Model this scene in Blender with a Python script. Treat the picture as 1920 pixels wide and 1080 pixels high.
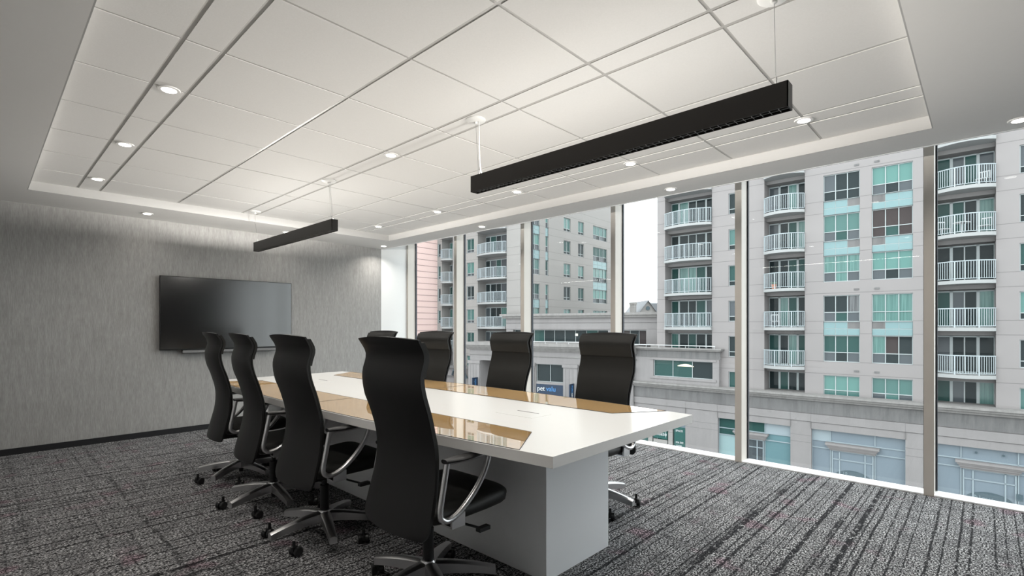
import bpy, bmesh, math, random
from mathutils import Vector, Matrix
random.seed(7)
PI = math.pi
SC = bpy.context.scene
for _o in list(bpy.data.objects):
    bpy.data.objects.remove(_o)
COL = SC.collection

# ------------------------------------------------------------------ camera, sky, exposure
cam_data = bpy.data.cameras.new('camera')
cam = bpy.data.objects.new('camera', cam_data)
COL.objects.link(cam)
cam.location = (0, 0, 1.27)
cam.rotation_euler = (PI / 2, 0, -0.8153)
cam_data.sensor_width = 36.0
cam_data.lens = 36.0 * 942.14 / 1920.0
cam_data.shift_y = 71.8 / 1920.0
cam_data.clip_end = 600
SC.camera = cam
SC.view_settings.view_transform = 'Standard'
SC.view_settings.look = 'None'
SC.view_settings.gamma = 1.0
SC.view_settings.use_curve_mapping = False
SC.view_settings.exposure = 0.17

world = bpy.data.worlds.new('overcast_sky')
SC.world = world
world.use_nodes = True
bgn = world.node_tree.nodes['Background']
bgn.inputs['Color'].default_value = (0.955, 0.985, 1.0, 1)
bgn.inputs['Strength'].default_value = 3.9

K_DOWN = 4.4        # watts of one recessed downlight
K_UP = 4.4          # radiance of the upward lamp strips, straight up
K_PDOWN = 7.0       # watts of one pendant, through the louvre

# ------------------------------------------------------------------ materials
def mat(name, col, rough=0.6, metal=0.0, spec=0.5, ior=1.45, emit=None, es=1.0, coat=0.0):
    m = bpy.data.materials.new(name); m.use_nodes = True
    b = m.node_tree.nodes['Principled BSDF']
    b.inputs['Base Color'].default_value = (*col, 1)
    b.inputs['Roughness'].default_value = rough
    b.inputs['Metallic'].default_value = metal
    b.inputs['Specular IOR Level'].default_value = spec
    b.inputs['IOR'].default_value = ior
    b.inputs['Coat Weight'].default_value = coat
    if emit:
        b.inputs['Emission Color'].default_value = (*emit, 1)
        b.inputs['Emission Strength'].default_value = es
    return m

class NT:
    """small helper for node graphs"""
    def __init__(s, m):
        s.m = m; s.t = m.node_tree; s.b = s.t.nodes['Principled BSDF']
        s.tc = s.t.nodes.new('ShaderNodeTexCoord')
    def n(s, typ, **kw):
        nd = s.t.nodes.new(typ)
        for k, v in kw.items():
            setattr(nd, k, v)
        return nd
    def link(s, a, b): s.t.links.new(a, b)
    def val(s, sock, v):
        if hasattr(v, 'node'): s.link(v, sock)
        else: sock.default_value = v
    def math(s, op, a, b=0.0, c=None):
        nd = s.n('ShaderNodeMath', operation=op)
        s.val(nd.inputs[0], a); s.val(nd.inputs[1], b)
        if c is not None: s.val(nd.inputs[2], c)
        return nd.outputs[0]
    def mapping(s, scale, src=None):
        nd = s.n('ShaderNodeMapping')
        s.link(src or s.tc.outputs['Object'], nd.inputs['Vector'])
        nd.inputs['Scale'].default_value = scale
        return nd.outputs[0]
    def noise(s, vec, scale=5.0, detail=2.0, rough=0.5):
        nd = s.n('ShaderNodeTexNoise')
        s.link(vec, nd.inputs['Vector'])
        nd.inputs['Scale'].default_value = scale
        nd.inputs['Detail'].default_value = detail
        nd.inputs['Roughness'].default_value = rough
        return nd.outputs['Fac']
    def ramp(s, fac, stops, interp='LINEAR'):
        nd = s.n('ShaderNodeValToRGB'); s.link(fac, nd.inputs['Fac'])
        cr = nd.color_ramp; cr.interpolation = interp
        while len(cr.elements) < len(stops): cr.elements.new(0.5)
        for e, (p, c) in zip(cr.elements, stops):
            e.position = p; e.color = (*c, 1) if len(c) == 3 else c
        return nd.outputs['Color']
    def mix(s, fac, a, b, mode='MIX'):
        nd = s.n('ShaderNodeMix', data_type='RGBA', blend_type=mode)
        s.val(nd.inputs['Factor'], fac)
        for k, v in ((6, a), (7, b)):
            if hasattr(v, 'node'): s.link(v, nd.inputs[k])
            else: nd.inputs[k].default_value = (*v, 1)
        return nd.outputs[2]
    def xyz(s):
        nd = s.n('ShaderNodeSeparateXYZ'); s.link(s.tc.outputs['Object'], nd.inputs[0])
        return nd.outputs
    def color(s, c): s.link(c, s.b.inputs['Base Color'])
    def bump(s, h, strength=0.3, dist=0.01):
        nd = s.n('ShaderNodeBump'); nd.inputs['Strength'].default_value = strength
        nd.inputs['Distance'].default_value = dist
        s.link(h, nd.inputs['Height']); s.link(nd.outputs[0], s.b.inputs['Normal'])

def smooth_lt(g, v, edge, w):
    """1 where v < edge, soft over w"""
    nd = g.n('ShaderNodeMapRange', interpolation_type='SMOOTHSTEP')
    g.link(v, nd.inputs['Value'])
    nd.inputs['From Min'].default_value = edge - w; nd.inputs['From Max'].default_value = edge + w
    nd.inputs['To Min'].default_value = 1; nd.inputs['To Max'].default_value = 0
    return nd.outputs[0]

def m_carpet():
    m = mat('carpet', (.2, .2, .2), 0.95, spec=0.1); g = NT(m); x, y, z = g.xyz()
    sp = g.noise(g.mapping((0.8, 1.25, 1)), 96, 2.2, 0.75)
    base = g.ramp(sp, [(0.40, (.006, .006, .007)), (0.47, (.045, .045, .048)), (0.52, (.20, .20, .205)), (0.60, (.58, .58, .59))])
    big = g.noise(g.mapping((1, 1, 1)), 7.0, 2)
    base = g.mix(g.math('MULTIPLY', smooth_lt(g, big, 0.47, 0.10), 0.35), base, (.05, .05, .055))
    # dark warp lines running across the room, at uneven distances
    jit = g.noise(g.mapping((0.0, 7, 0)), 1.0, 2, 0.6)
    wav = g.noise(g.mapping((2.0, 2.0, 0)), 1.0, 1)
    t = g.math('ADD', g.math('MULTIPLY', y, 15.5), g.math('ADD', g.math('MULTIPLY', jit, 3.2), g.math('MULTIPLY', wav, 0.22)))
    d = g.math('ABSOLUTE', g.math('SUBTRACT', g.math('FRACT', t), 0.5))
    brk = g.noise(g.mapping((22, 40, 1)), 1.0, 2.5)
    line = g.math('MULTIPLY', smooth_lt(g, d, 0.09, 0.05), g.math('SUBTRACT', 1.0, smooth_lt(g, brk, 0.42, 0.06)))
    jit2 = g.noise(g.mapping((8, 0, 0)), 1.0, 2)
    t2 = g.math('ADD', g.math('MULTIPLY', x, 17.0), g.math('MULTIPLY', jit2, 3.5))
    d2 = g.math('ABSOLUTE', g.math('SUBTRACT', g.math('FRACT', t2), 0.5))
    brk2 = g.noise(g.mapping((40, 14, 1)), 1.0, 2)
    line2 = g.math('MULTIPLY', smooth_lt(g, d2, 0.08, 0.05), g.math('SUBTRACT', 1.0, smooth_lt(g, brk2, 0.50, 0.05)))
    c = g.mix(g.math('MULTIPLY', line, 0.9), base, (.009, .009, .011))
    c = g.mix(g.math('MULTIPLY', line2, 0.55), c, (.009, .009, .011))
    pk = g.ramp(g.noise(g.mapping((1, 1, 1)), 4.2, 1.5), [(0.61, (0, 0, 0)), (0.70, (1, 1, 1))])
    c = g.mix(pk, c, g.mix(1.0, c, (.97, .76, .83), 'MULTIPLY'))
    g.color(c)
    g.bump(sp, 0.5, 0.006)
    return m

def m_wallcover():
    m = mat('textile_wallcovering', (.35, .34, .33), 0.8, spec=0.2); g = NT(m)
    a = g.noise(g.mapping((150, 150, 14)), 1.0, 3, 0.6)
    b = g.noise(g.mapping((30, 30, 4)), 1.0, 2, 0.5)
    k = g.math('ADD', g.math('MULTIPLY', a, 0.65), g.math('MULTIPLY', b, 0.35))
    g.color(g.ramp(k, [(0.32, (.27, .265, .255)), (0.5, (.34, .335, .325)), (0.68, (.42, .415, .405))]))
    g.bump(a, 0.25, 0.004)
    return m

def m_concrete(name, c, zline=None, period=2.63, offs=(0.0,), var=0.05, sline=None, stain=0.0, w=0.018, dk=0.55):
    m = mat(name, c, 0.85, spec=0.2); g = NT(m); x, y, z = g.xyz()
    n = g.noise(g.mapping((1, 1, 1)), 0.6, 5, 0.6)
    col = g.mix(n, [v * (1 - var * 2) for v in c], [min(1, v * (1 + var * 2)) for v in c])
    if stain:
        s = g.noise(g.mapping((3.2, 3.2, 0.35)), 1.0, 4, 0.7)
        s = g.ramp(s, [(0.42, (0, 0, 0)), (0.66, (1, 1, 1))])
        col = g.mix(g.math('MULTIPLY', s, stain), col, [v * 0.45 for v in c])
    if zline is not None:
        for o in offs:
            f = g.math('FRACT', g.math('DIVIDE', g.math('SUBTRACT', z, zline + o - w), period))
            ln = g.math('LESS_THAN', f, 2 * w / period)
            col = g.mix(g.math('MULTIPLY', ln, dk), col, [v * 0.35 for v in c])
    if sline:
        f = g.math('FRACT', g.math('DIVIDE', x, sline))
        ln = g.math('LESS_THAN', f, 2 * w / sline)
        col = g.mix(g.math('MULTIPLY', ln, 0.5), col, [v * 0.4 for v in c])
    g.color(col)
    return m

def m_curtain(name, c0, c1, scale=14):
    m = mat(name, c0, 0.25, spec=0.5); g = NT(m)
    n = g.noise(g.mapping((scale, scale, 0.35)), 1.0, 2)
    g.color(g.ramp(n, [(0.35, c0), (0.62, c1)]))
    return m

def m_paint(name, c, rough=0.55, var=0.012):
    m = mat(name, c, rough, spec=0.3); g = NT(m)
    n = g.noise(g.mapping((1, 1, 1)), 30, 3)
    g.color(g.mix(n, [v * (1 - var) for v in c], [v * (1 + var) for v in c]))
    g.bump(n, 0.05, 0.002)
    return m

def m_tile():
    m = mat('mineral_ceiling_tile', (.80, .79, .77), 0.9, spec=0.1); g = NT(m)
    n = g.noise(g.mapping((1, 1, 1)), 140, 3)
    g.color(g.mix(n, (.77, .76, .74), (.83, .82, .80)))
    g.bump(n, 0.12, 0.002)
    return m

def m_clear_glass():
    m = bpy.data.materials.new('clear_window_glass'); m.use_nodes = True
    t = m.node_tree; t.nodes.clear()
    out = t.nodes.new('ShaderNodeOutputMaterial'); mx = t.nodes.new('ShaderNodeMixShader')
    tr = t.nodes.new('ShaderNodeBsdfTransparent'); gl = t.nodes.new('ShaderNodeBsdfGlossy')
    geo = t.nodes.new('ShaderNodeNewGeometry'); dot = t.nodes.new('ShaderNodeVectorMath'); dot.operation = 'DOT_PRODUCT'
    t.links.new(geo.outputs['Normal'], dot.inputs[0]); t.links.new(geo.outputs['Incoming'], dot.inputs[1])
    ab = t.nodes.new('ShaderNodeMath'); ab.operation = 'ABSOLUTE'; t.links.new(dot.outputs['Value'], ab.inputs[0])
    iv = t.nodes.new('ShaderNodeMath'); iv.operation = 'SUBTRACT'; iv.inputs[0].default_value = 1; t.links.new(ab.outputs[0], iv.inputs[1])
    pw = t.nodes.new('ShaderNodeMath'); pw.operation = 'POWER'; t.links.new(iv.outputs[0], pw.inputs[0]); pw.inputs[1].default_value = 5
    fr = t.nodes.new('ShaderNodeMath'); fr.operation = 'MULTIPLY_ADD'; t.links.new(pw.outputs[0], fr.inputs[0])
    fr.inputs[1].default_value = .60; fr.inputs[2].default_value = .018
    tr.inputs['Color'].default_value = (.96, .985, .985, 1); gl.inputs['Roughness'].default_value = 0.0
    t.links.new(fr.outputs[0], mx.inputs[0]); t.links.new(tr.outputs[0], mx.inputs[1])
    t.links.new(gl.outputs[0], mx.inputs[2]); t.links.new(mx.outputs[0], out.inputs['Surface'])
    return m

def m_mirror_glass():
    """tan back-painted glass with a strongly reflecting face"""
    m = mat('back_painted_tan_glass', (.95, .60, .26), 0.4, spec=0.0); t = m.node_tree
    out = [n for n in t.nodes if n.type == 'OUTPUT_MATERIAL'][0]; b_ = t.nodes['Principled BSDF']
    gl = t.nodes.new('ShaderNodeBsdfGlossy'); gl.inputs['Roughness'].default_value = 0.008
    gl.inputs['Color'].default_value = (.98, .99, 1, 1)
    mx = t.nodes.new('ShaderNodeMixShader'); mx.inputs[0].default_value = 0.74
    t.links.new(b_.outputs[0], mx.inputs[1]); t.links.new(gl.outputs[0], mx.inputs[2]); t.links.new(mx.outputs[0], out.inputs['Surface'])
    return m

def m_emit(name, c, s):
    m = bpy.data.materials.new(name); m.use_nodes = True
    t = m.node_tree; t.nodes.clear()
    out = t.nodes.new('ShaderNodeOutputMaterial'); e = t.nodes.new('ShaderNodeEmission')
    e.inputs['Color'].default_value = (*c, 1); e.inputs['Strength'].default_value = s
    t.links.new(e.outputs[0], out.inputs['Surface'])
    return m

def m_strip(name, s):
    """wide throw optic: the strip sends more light out sideways than straight up"""
    m = m_emit(name, (1.0, .965, .91), s); t = m.node_tree; e = [n for n in t.nodes if n.type == 'EMISSION'][0]
    geo = t.nodes.new('ShaderNodeNewGeometry'); dot = t.nodes.new('ShaderNodeVectorMath'); dot.operation = 'DOT_PRODUCT'
    t.links.new(geo.outputs['Normal'], dot.inputs[0]); t.links.new(geo.outputs['Incoming'], dot.inputs[1])
    def mth(op, a, b_):
        nd = t.nodes.new('ShaderNodeMath'); nd.operation = op
        for k, v in enumerate((a, b_)):
            if hasattr(v, 'node'): t.links.new(v, nd.inputs[k])
            else: nd.inputs[k].default_value = v
        return nd.outputs[0]
    c = mth('MAXIMUM', mth('ABSOLUTE', dot.outputs['Value'], 0), .165)
    t.links.new(mth('MULTIPLY', mth('POWER', c, -3.0), s), e.inputs['Strength'])
    return m

def m_brushed(name, c, rough):
    m = mat(name, c, rough, metal=1.0); g = NT(m)
    n = g.noise(g.mapping((8, 8, 8)), 1.0, 1)
    g.color(g.mix(n, [v * .95 for v in c], [min(1, v * 1.05) for v in c]))
    return m

def m_leather(name, c, rough):
    m = mat(name, c, rough, spec=0.35); g = NT(m)
    n = g.noise(g.mapping((1, 1, 1)), 260, 3)
    g.bump(n, 0.12, 0.001)
    g.color(g.mix(n, [v * .85 for v in c], [v * 1.15 for v in c]))
    return m

MT = dict(
    carpet=m_carpet(), wallcover=m_wallcover(),
    white_wall=m_paint('white_wall_paint', (.80, .80, .79)),
    grey_wall=m_paint('grey_wall_paint', (.74, .73, .72)),
    back_wall=m_paint('dark_wall_paint', (.07, .07, .07)),
    soffit=m_paint('soffit_paint', (.80, .79, .77), 0.7),
    soffit_face=m_paint('tray_edge_shaded_paint', (.50, .495, .485), 0.7),  # soffit paint darkened: shade on the tray faces put into the colour
    tile=m_tile(), tee=mat('ceiling_tee_white', (.50, .49, .47), 0.5),
    base=mat('black_rubber_base', (.012, .012, .014), 0.5),
    mull=mat('warm_grey_mullion', (.62, .58, .53), 0.45, spec=0.4),
    sill=mat('white_sill_metal', (.88, .89, .90), 0.35),
    gasket=mat('black_gasket', (.03, .035, .045), 0.6),
    glass=m_clear_glass(),
    lam=mat('white_laminate', (.86, .855, .84), 0.22, spec=0.45),
    lam_edge=mat('white_edge_band', (.80, .79, .775), 0.35),
    ped=mat('white_pedestal_laminate', (.86, .87, .89), 0.3, spec=0.4),
    inlay=m_mirror_glass(),
    black=mat('black_plastic', (.014, .014, .015), 0.38, spec=0.4),
    slot=mat('black_slot', (.01, .01, .01), 0.6),
    leather=m_leather('black_leather', (.013, .013, .012), 0.5),
    shell=m_leather('black_back_shell', (.011, .011, .0115), 0.45),
    alu=m_brushed('polished_aluminium', (.66, .66, .67), 0.28),
    caster=mat('black_caster', (.012, .012, .013), 0.3),
    lampblack=mat('black_lamp_housing', (.022, .019, .017), 0.42, spec=0.4),
    louvre=mat('dark_louvre', (.30, .29, .28), 0.25, metal=0.6),
    wire=mat('steel_wire', (.5, .5, .5), 0.3, metal=1.0),
    cord=mat('white_cord', (.8, .8, .79), 0.5),
    canopy=mat('white_canopy', (.82, .82, .80), 0.4),
    pled=m_strip('indirect_lamp_strip', K_UP),
    led=m_emit('lamp_lens', (1.0, .97, .92), 9.0),
    ring=mat('white_lamp_ring', (.82, .81, .79), 0.4),
    screen=mat('tv_screen', (.001, .001, .001), 0.16, ior=1.9),
    tvframe=mat('tv_frame', (.006, .006, .006), 0.35),
    barfab=mat('soundbar_grille', (.20, .20, .20), 0.55),
    conc=m_concrete('facade_concrete', (0.206, 0.192, 0.190), 11.32, 2.63, (0.0, -1.83), 0.03),
    conc2=m_concrete('facade_concrete_far', (0.224, 0.214, 0.206), 11.32, 2.63, (0.0, -1.83), 0.03),
    stone=m_concrete('podium_stone', (0.202, 0.191, 0.190), None, var=0.05, stain=0.12),
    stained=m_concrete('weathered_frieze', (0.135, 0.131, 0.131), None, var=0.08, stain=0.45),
    cap=m_concrete('weathered_cornice', (0.205, 0.196, 0.190), None, var=0.06, stain=0.35),
    pink=m_concrete('pink_panels', (0.60, 0.44, 0.41), 10.41, 0.69, (0.0,), 0.02, w=0.035, dk=0.95),
    slab=mat('balcony_slab', (0.253, 0.258, 0.258), 0.8),
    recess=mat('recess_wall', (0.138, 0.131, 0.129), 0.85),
    rail=mat('pale_blue_rail', (0.285, 0.322, 0.340), 0.5),
    frame=mat('pale_frame', (0.276, 0.304, 0.308), 0.5),
    blind=mat('teal_blind', (0.046, 0.108, 0.100), 0.12, spec=0.25),
    lblind=mat('light_teal_blind', (0.070, 0.158, 0.143), 0.12, spec=0.25),
    dark=mat('dark_pane', (0.016, 0.023, 0.025), 0.06, spec=0.12),
    brown=mat('dark_brown_pane', (0.035, 0.028, 0.028), 0.06, spec=0.12),
    dteal=mat('dark_teal_pane', (0.021, 0.055, 0.051), 0.08, spec=0.12),
    greyp=mat('grey_pane', (0.051, 0.060, 0.067), 0.1, spec=0.25),
    curt=m_curtain('teal_curtain', (0.028, 0.092, 0.083), (0.065, 0.150, 0.135)),
    gcurt=m_curtain('grey_curtain', (0.023, 0.025, 0.028), (0.092, 0.097, 0.101)),
    span=mat('aqua_spandrel', (0.118, 0.196, 0.205), 0.3),
    shop=mat('frosted_shop_glass', (0.140, 0.172, 0.200), 0.25),
    shopt=mat('teal_shop_glass', (0.092, 0.166, 0.184), 0.2),
    shopw=mat('pale_aqua_shop_film', (0.193, 0.276, 0.285), 0.3),
    shopf=mat('shop_frame', (0.212, 0.253, 0.276), 0.45),
    door_dark=mat('shop_sign_grey', (0.044, 0.069, 0.083), 0.5),
    green=mat('lease_sign_green', (0.006, 0.060, 0.053), 0.5),
    blue=mat('shop_sign_navy', (0.004, 0.017, 0.042), 0.5),
    tblue=mat('shop_sign_light_blue', (0.046, 0.166, 0.368), 0.5),
    white=mat('sign_white', (0.391, 0.400, 0.405), 0.5),
    pale=mat('sign_pale', (0.147, 0.193, 0.212), 0.5),
    roof=mat('grey_slate', (0.138, 0.143, 0.152), 0.8),
    asphalt=m_concrete('asphalt', (0.046, 0.046, 0.048), None, var=0.1),
    sidewalk=m_concrete('sidewalk', (0.193, 0.189, 0.184), None, var=0.06),
)

# ------------------------------------------------------------------ mesh helpers
class MB:
    def __init__(s): s.v = []; s.f = []; s.mi = []; s.cur = 0
    def quad(s, pts, mi=None):
        n = len(s.v); s.v += [tuple(p) for p in pts]; s.f.append(tuple(range(n, n + len(pts))))
        s.mi.append(s.cur if mi is None else mi)
    def box(s, x0, x1, y0, y1, z0, z1, mi=None):
        n = len(s.v)
        s.v += [(x, y, z) for z in (z0, z1) for y in (y0, y1) for x in (x0, x1)]
        for f in ((0, 2, 3, 1), (4, 5, 7, 6), (0, 1, 5, 4), (2, 6, 7, 3), (0, 4, 6, 2), (1, 3, 7, 5)):
            s.f.append(tuple(n + i for i in f)); s.mi.append(s.cur if mi is None else mi)
    def prism(s, poly, z0, z1, mi=None):
        """poly: list of (x,y) counter-clockwise, extruded along z"""
        n = len(s.v); k = len(poly)
        s.v += [(x, y, z0) for x, y in poly] + [(x, y, z1) for x, y in poly]
        s.f.append(tuple(n + i for i in reversed(range(k)))); s.f.append(tuple(n + k + i for i in range(k)))
        for i in range(k):
            j = (i + 1) % k
            s.f.append((n + i, n + j, n + k + j, n + k + i))
        s.mi += [s.cur if mi is None else mi] * (k + 2)
    def rings(s, rs, cap=True, closed=False):
        """loft through rings of equal vertex count"""
        n = len(s.v); k = len(rs[0])
        for r in rs: s.v += [tuple(p) for p in r]
        m = len(rs)
        for a in range(m if closed else m - 1):
            b = (a + 1) % m
            for i in range(k):
                j = (i + 1) % k
                s.f.append((n + a * k + i, n + a * k + j, n + b * k + j, n + b * k + i)); s.mi.append(s.cur)
        if cap and not closed:
            s.f.append(tuple(n + i for i in reversed(range(k)))); s.mi.append(s.cur)
            s.f.append(tuple(n + (m - 1) * k + i for i in range(k))); s.mi.append(s.cur)
    def cyl(s, x, y, z0, z1, r0, r1=None, seg=20):
        r1 = r0 if r1 is None else r1
        s.rings([[(x + r * math.cos(2 * PI * i / seg), y + r * math.sin(2 * PI * i / seg), z) for i in range(seg)]
                 for r, z in ((r0, z0), (r1, z1))])
    def lathe(s, prof, x=0, y=0, seg=24):
        s.rings([[(x + r * math.cos(2 * PI * i / seg), y + r * math.sin(2 * PI * i / seg), z) for i in range(seg)] for r, z in prof])
    def tube(s, pts, r, seg=10, closed=False, flat=1.0):
        pts = [Vector(p) for p in pts]; m = len(pts); rs = []
        rr = r if isinstance(r, (list, tuple)) else [r] * m
        ref = None
        for i, p in enumerate(pts):
            a = pts[(i - 1) % m] if (closed or i > 0) else p
            b = pts[(i + 1) % m] if (closed or i < m - 1) else p
            t = (b - a).normalized()
            if ref is None:
                ref = Vector((0, 0, 1)) if abs(t.z) < 0.9 else Vector((1, 0, 0))
                ref = (ref - t * ref.dot(t)).normalized()
            else:
                ref = (ref - t * ref.dot(t)).normalized()
            o = t.cross(ref)
            rs.append([p + ref * rr[i] * flat * math.cos(2 * PI * k / seg) + o * rr[i] * math.sin(2 * PI * k / seg) for k in range(seg)])
        s.rings(rs, closed=closed)
    def mesh(s, name, mats, smooth=False):
        me = bpy.data.meshes.new(name)
        me.from_pydata(s.v, [], s.f)
        for m in (mats if isinstance(mats, (list, tuple)) else [mats]):
            me.materials.append(m)
        for p, i in zip(me.polygons, s.mi):
            p.material_index = i; p.use_smooth = smooth
        me.validate(); me.update()
        bm = bmesh.new(); bm.from_mesh(me)
        bmesh.ops.recalc_face_normals(bm, faces=bm.faces)
        bm.to_mesh(me); bm.free()
        return me

def link(name, data, parent=None, loc=(0, 0, 0), rot=(0, 0, 0)):
    o = bpy.data.objects.new(name, data); COL.objects.link(o)
    o.location = loc; o.rotation_euler = rot
    if parent: o.parent = parent
    return o
def build(name, mb, m, parent=None, loc=(0, 0, 0), rot=(0, 0, 0), smooth=False, bevel=0.0, subsurf=0, autosm=False):
    o = link(name, mb.mesh(name, m, smooth or autosm), parent, loc, rot)
    if bevel:
        md = o.modifiers.new('bevel', 'BEVEL'); md.width = bevel; md.segments = 2; md.limit_method = 'ANGLE'
    if subsurf:
        md = o.modifiers.new('subsurf', 'SUBSURF'); md.levels = subsurf; md.render_levels = subsurf
    if autosm:
        for p in o.data.polygons: p.use_smooth = True
        md = o.modifiers.new('split', 'EDGE_SPLIT'); md.split_angle = math.radians(38)
    return o
def tag(o, label=None, cat=None, group=None, kind=None):
    if label: o['label'] = label
    if cat: o['category'] = cat
    if group: o['group'] = group
    if kind: o['kind'] = kind
    return o
def thing(name, label, cat, loc=(0, 0, 0), rz=0.0, group=None):
    return tag(link(name, None, None, loc, (0, 0, rz)), label, cat, group)
def struct(name, mb, m, label, cat='room', **kw):
    return tag(build(name, mb, m, **kw), label, cat, kind='structure')
def copy_tree(o, parent=None):
    c = o.copy(); COL.objects.link(c)
    if parent: c.parent = parent
    for ch in o.children: copy_tree(ch, c)
    return c
def spline(pts, n=8):
    """Catmull-Rom through pts"""
    P = [Vector(p) for p in pts]; out = []
    for i in range(len(P) - 1):
        p0 = P[max(i - 1, 0)]; p1 = P[i]; p2 = P[i + 1]; p3 = P[min(i + 2, len(P) - 1)]
        for k in range(n):
            t = k / n
            out.append(0.5 * ((2 * p1) + (p2 - p0) * t + (2 * p0 - 5 * p1 + 4 * p2 - p3) * t * t + (3 * p1 - p0 - 3 * p2 + p3) * t ** 3))
    out.append(P[-1]); return out
def text(name, body, size, m, parent, loc, rot, bold=0.0, ext=0.01, align='LEFT', sx=1.0):
    cu = bpy.data.curves.new(name, 'FONT'); cu.body = body; cu.size = size; cu.extrude = ext
    cu.align_x = align; cu.offset = bold
    tmp = bpy.data.objects.new('tmp', cu); COL.objects.link(tmp)
    bpy.context.view_layer.update()
    dg = bpy.context.evaluated_depsgraph_get()
    me = bpy.data.meshes.new_from_object(tmp.evaluated_get(dg))
    bpy.data.objects.remove(tmp)
    me.materials.clear(); me.materials.append(m)
    o = link(name, me, parent, loc, rot); o.scale = (sx, 1, 1)
    return o

# ------------------------------------------------------------------ room shell
XW = 4.88          # inner face of the mullions
XG = 5.03          # glass
YE = 7.0           # end wall
YB = -2.75         # wall behind the camera
XL = -1.15         # left wall
ZS = 2.50          # soffit
ZT = 2.582         # tile ceiling
XS = 4.435         # soffit edge at the windows
TX0, TX1, TY0, TY1 = 0.30, 4.065, 0.235, 6.27   # tray opening

b = MB(); b.box(XL - .15, XW, YB - .15, YE + .15, -0.30, 0.0)
struct('floor', b, MT['carpet'], 'black and pale grey woven carpet over the whole floor', 'floor')
b = MB(); b.box(XL - .15, 4.395, YE, YE + .15, -.3, 2.95)
struct('wall_end', b, MT['wallcover'], 'end wall in grey textile wallcovering behind the television', 'wall')
b = MB(); b.box(4.395, XG + .03, YE, YE + .15, -.3, 2.95)
struct('wall_corner', b, MT['white_wall'], 'narrow white painted wall strip between wallcovering and first window', 'wall')
b = MB(); b.box(XL - .15, XL, YB, YE, 0, 2.95)
struct('wall_left', b, MT['grey_wall'], 'plain grey side wall outside the view on the left', 'wall')
b = MB(); b.box(XL, XG + .25, YB - .15, YB, 0, 2.95)
struct('wall_back', b, MT['back_wall'], 'plain grey wall behind the camera', 'wall')
b = MB(); b.box(XL + .0, 4.395, YE - .012, YE, 0, 0.063)
struct('baseboard_end', b, MT['base'], 'low black rubber baseboard along the grey end wall', 'baseboard')
b = MB(); b.box(4.395, XW, YE - .012, YE, 0, 0.063)
struct('baseboard_corner', b, MT['base'], 'short black baseboard under the white wall strip', 'baseboard')

# ceiling: dropped soffit border round a shallow tray of tiles
b = MB()
b.box(XL, TX0, YB, YE, ZS, 2.80)
b.box(TX1, XS, YB, YE, ZS, 2.80)
b.box(TX0, TX1, YB, TY0, ZS, 2.80)
b.box(TX0, TX1, TY1, YE, ZS, 2.80)
ceil = struct('ceiling', b, MT['soffit'], 'white painted soffit border around the recessed tile ceiling', 'ceiling')
b = MB(); b.box(XL, XG + .05, YB, YE, 2.80, 2.95)
struct('ceiling_upper', b, MT['white_wall'], 'structural slab above the window pocket', 'ceiling')
# tray lining (inner faces)
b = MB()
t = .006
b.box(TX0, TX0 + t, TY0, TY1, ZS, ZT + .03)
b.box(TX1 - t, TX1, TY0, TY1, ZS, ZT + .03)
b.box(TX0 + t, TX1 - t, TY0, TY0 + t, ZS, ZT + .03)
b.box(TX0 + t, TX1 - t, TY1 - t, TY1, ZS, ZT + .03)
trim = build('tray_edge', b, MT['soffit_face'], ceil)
b = MB(); b.box(XS, XS + .014, YB, YE, ZS - .004, ZS + .05)
struct('trim_1', b, MT['sill'], 'thin bright bead along the soffit edge above the windows', 'trim')
# tiles: regular faces stand 7 mm proud of the tees
gx = [TX0, .640, .806, 1.450, 2.086, 2.240, 2.885, 3.515, 3.680, TX1]
gy = [TY0] + [2.055 + .61 * k for k in range(-2, 7)] + [TY1]
gy = [v for v in gy if TY0 <= v <= TY1]
tiles = MB()
for i in range(len(gx) - 1):
    for j in range(len(gy) - 1):
        x0 = gx[i] + (0.011 if i else 0.0); x1 = gx[i + 1] - (0.011 if i < len(gx) - 2 else 0.0)
        y0 = gy[j] + (0.008 if j else 0.0); y1 = gy[j + 1] - (0.008 if j < len(gy) - 2 else 0.0)
        tiles.box(x0, x1, y0, y1, ZT, ZT + .02)
build('ceiling_tiles', tiles, MT['tile'], ceil)
b = MB(); b.box(TX0, TX1, TY0, TY1, ZT + .0032, ZT + .03)
build('ceiling_grid', b, MT['tee'], ceil)

# windows: mullions to the floor
my = [6.99, 5.76, 4.41, 3.04, 1.685, .308, -1.07, -2.45]
for i in range(7):
    y1, y0 = my[i], my[i + 1]
    b = MB()
    if i == 0: b.box(XW + .002, XG, 6.995 - .03, 6.999, 0, 2.80)
    else: b.box(XW, XG, y1 - .03, y1 + .03, 0, 2.80)
    top = y1 - .03; bot = y0 + .03
    b.box(XW + .001, XG + .008, bot, top, -.05, 0.010)           # sill strip flush with the carpet
    b.box(XG - .03, XG + .05, bot, top, 2.74, 2.80)
    w = struct('window_%d' % (i + 1), b, MT['mull'], 'full height window bay with warm grey mullion, number %d from the far end' % (i + 1), 'window')
    w.data.materials.append(MT['sill'])
    for p in w.data.polygons:
        if p.center.z < 0.05 and p.center.y < top - 1e-4 and p.center.y > bot + 1e-4: p.material_index = 1
    g_ = MB(); g_.box(XG, XG + .008, bot, top, 0.013, 2.74); build('pane', g_, MT['glass'], w)
    g_ = MB(); g_.box(XG - .006, XG + .02, top - .012, top, .012, 2.74)
    g_.box(XG - .006, XG + .02, bot, bot + .012, .012, 2.74); build('gasket', g_, MT['gasket'], w)
b = MB(); b.box(XW, XG, -2.48, -2.42, 0, 2.80); b.box(XW, XG + .25, YB, -2.48, 0, 2.80)
struct('wall_window_end', b, MT['grey_wall'], 'wall end beyond the last window bay', 'wall')

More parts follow.
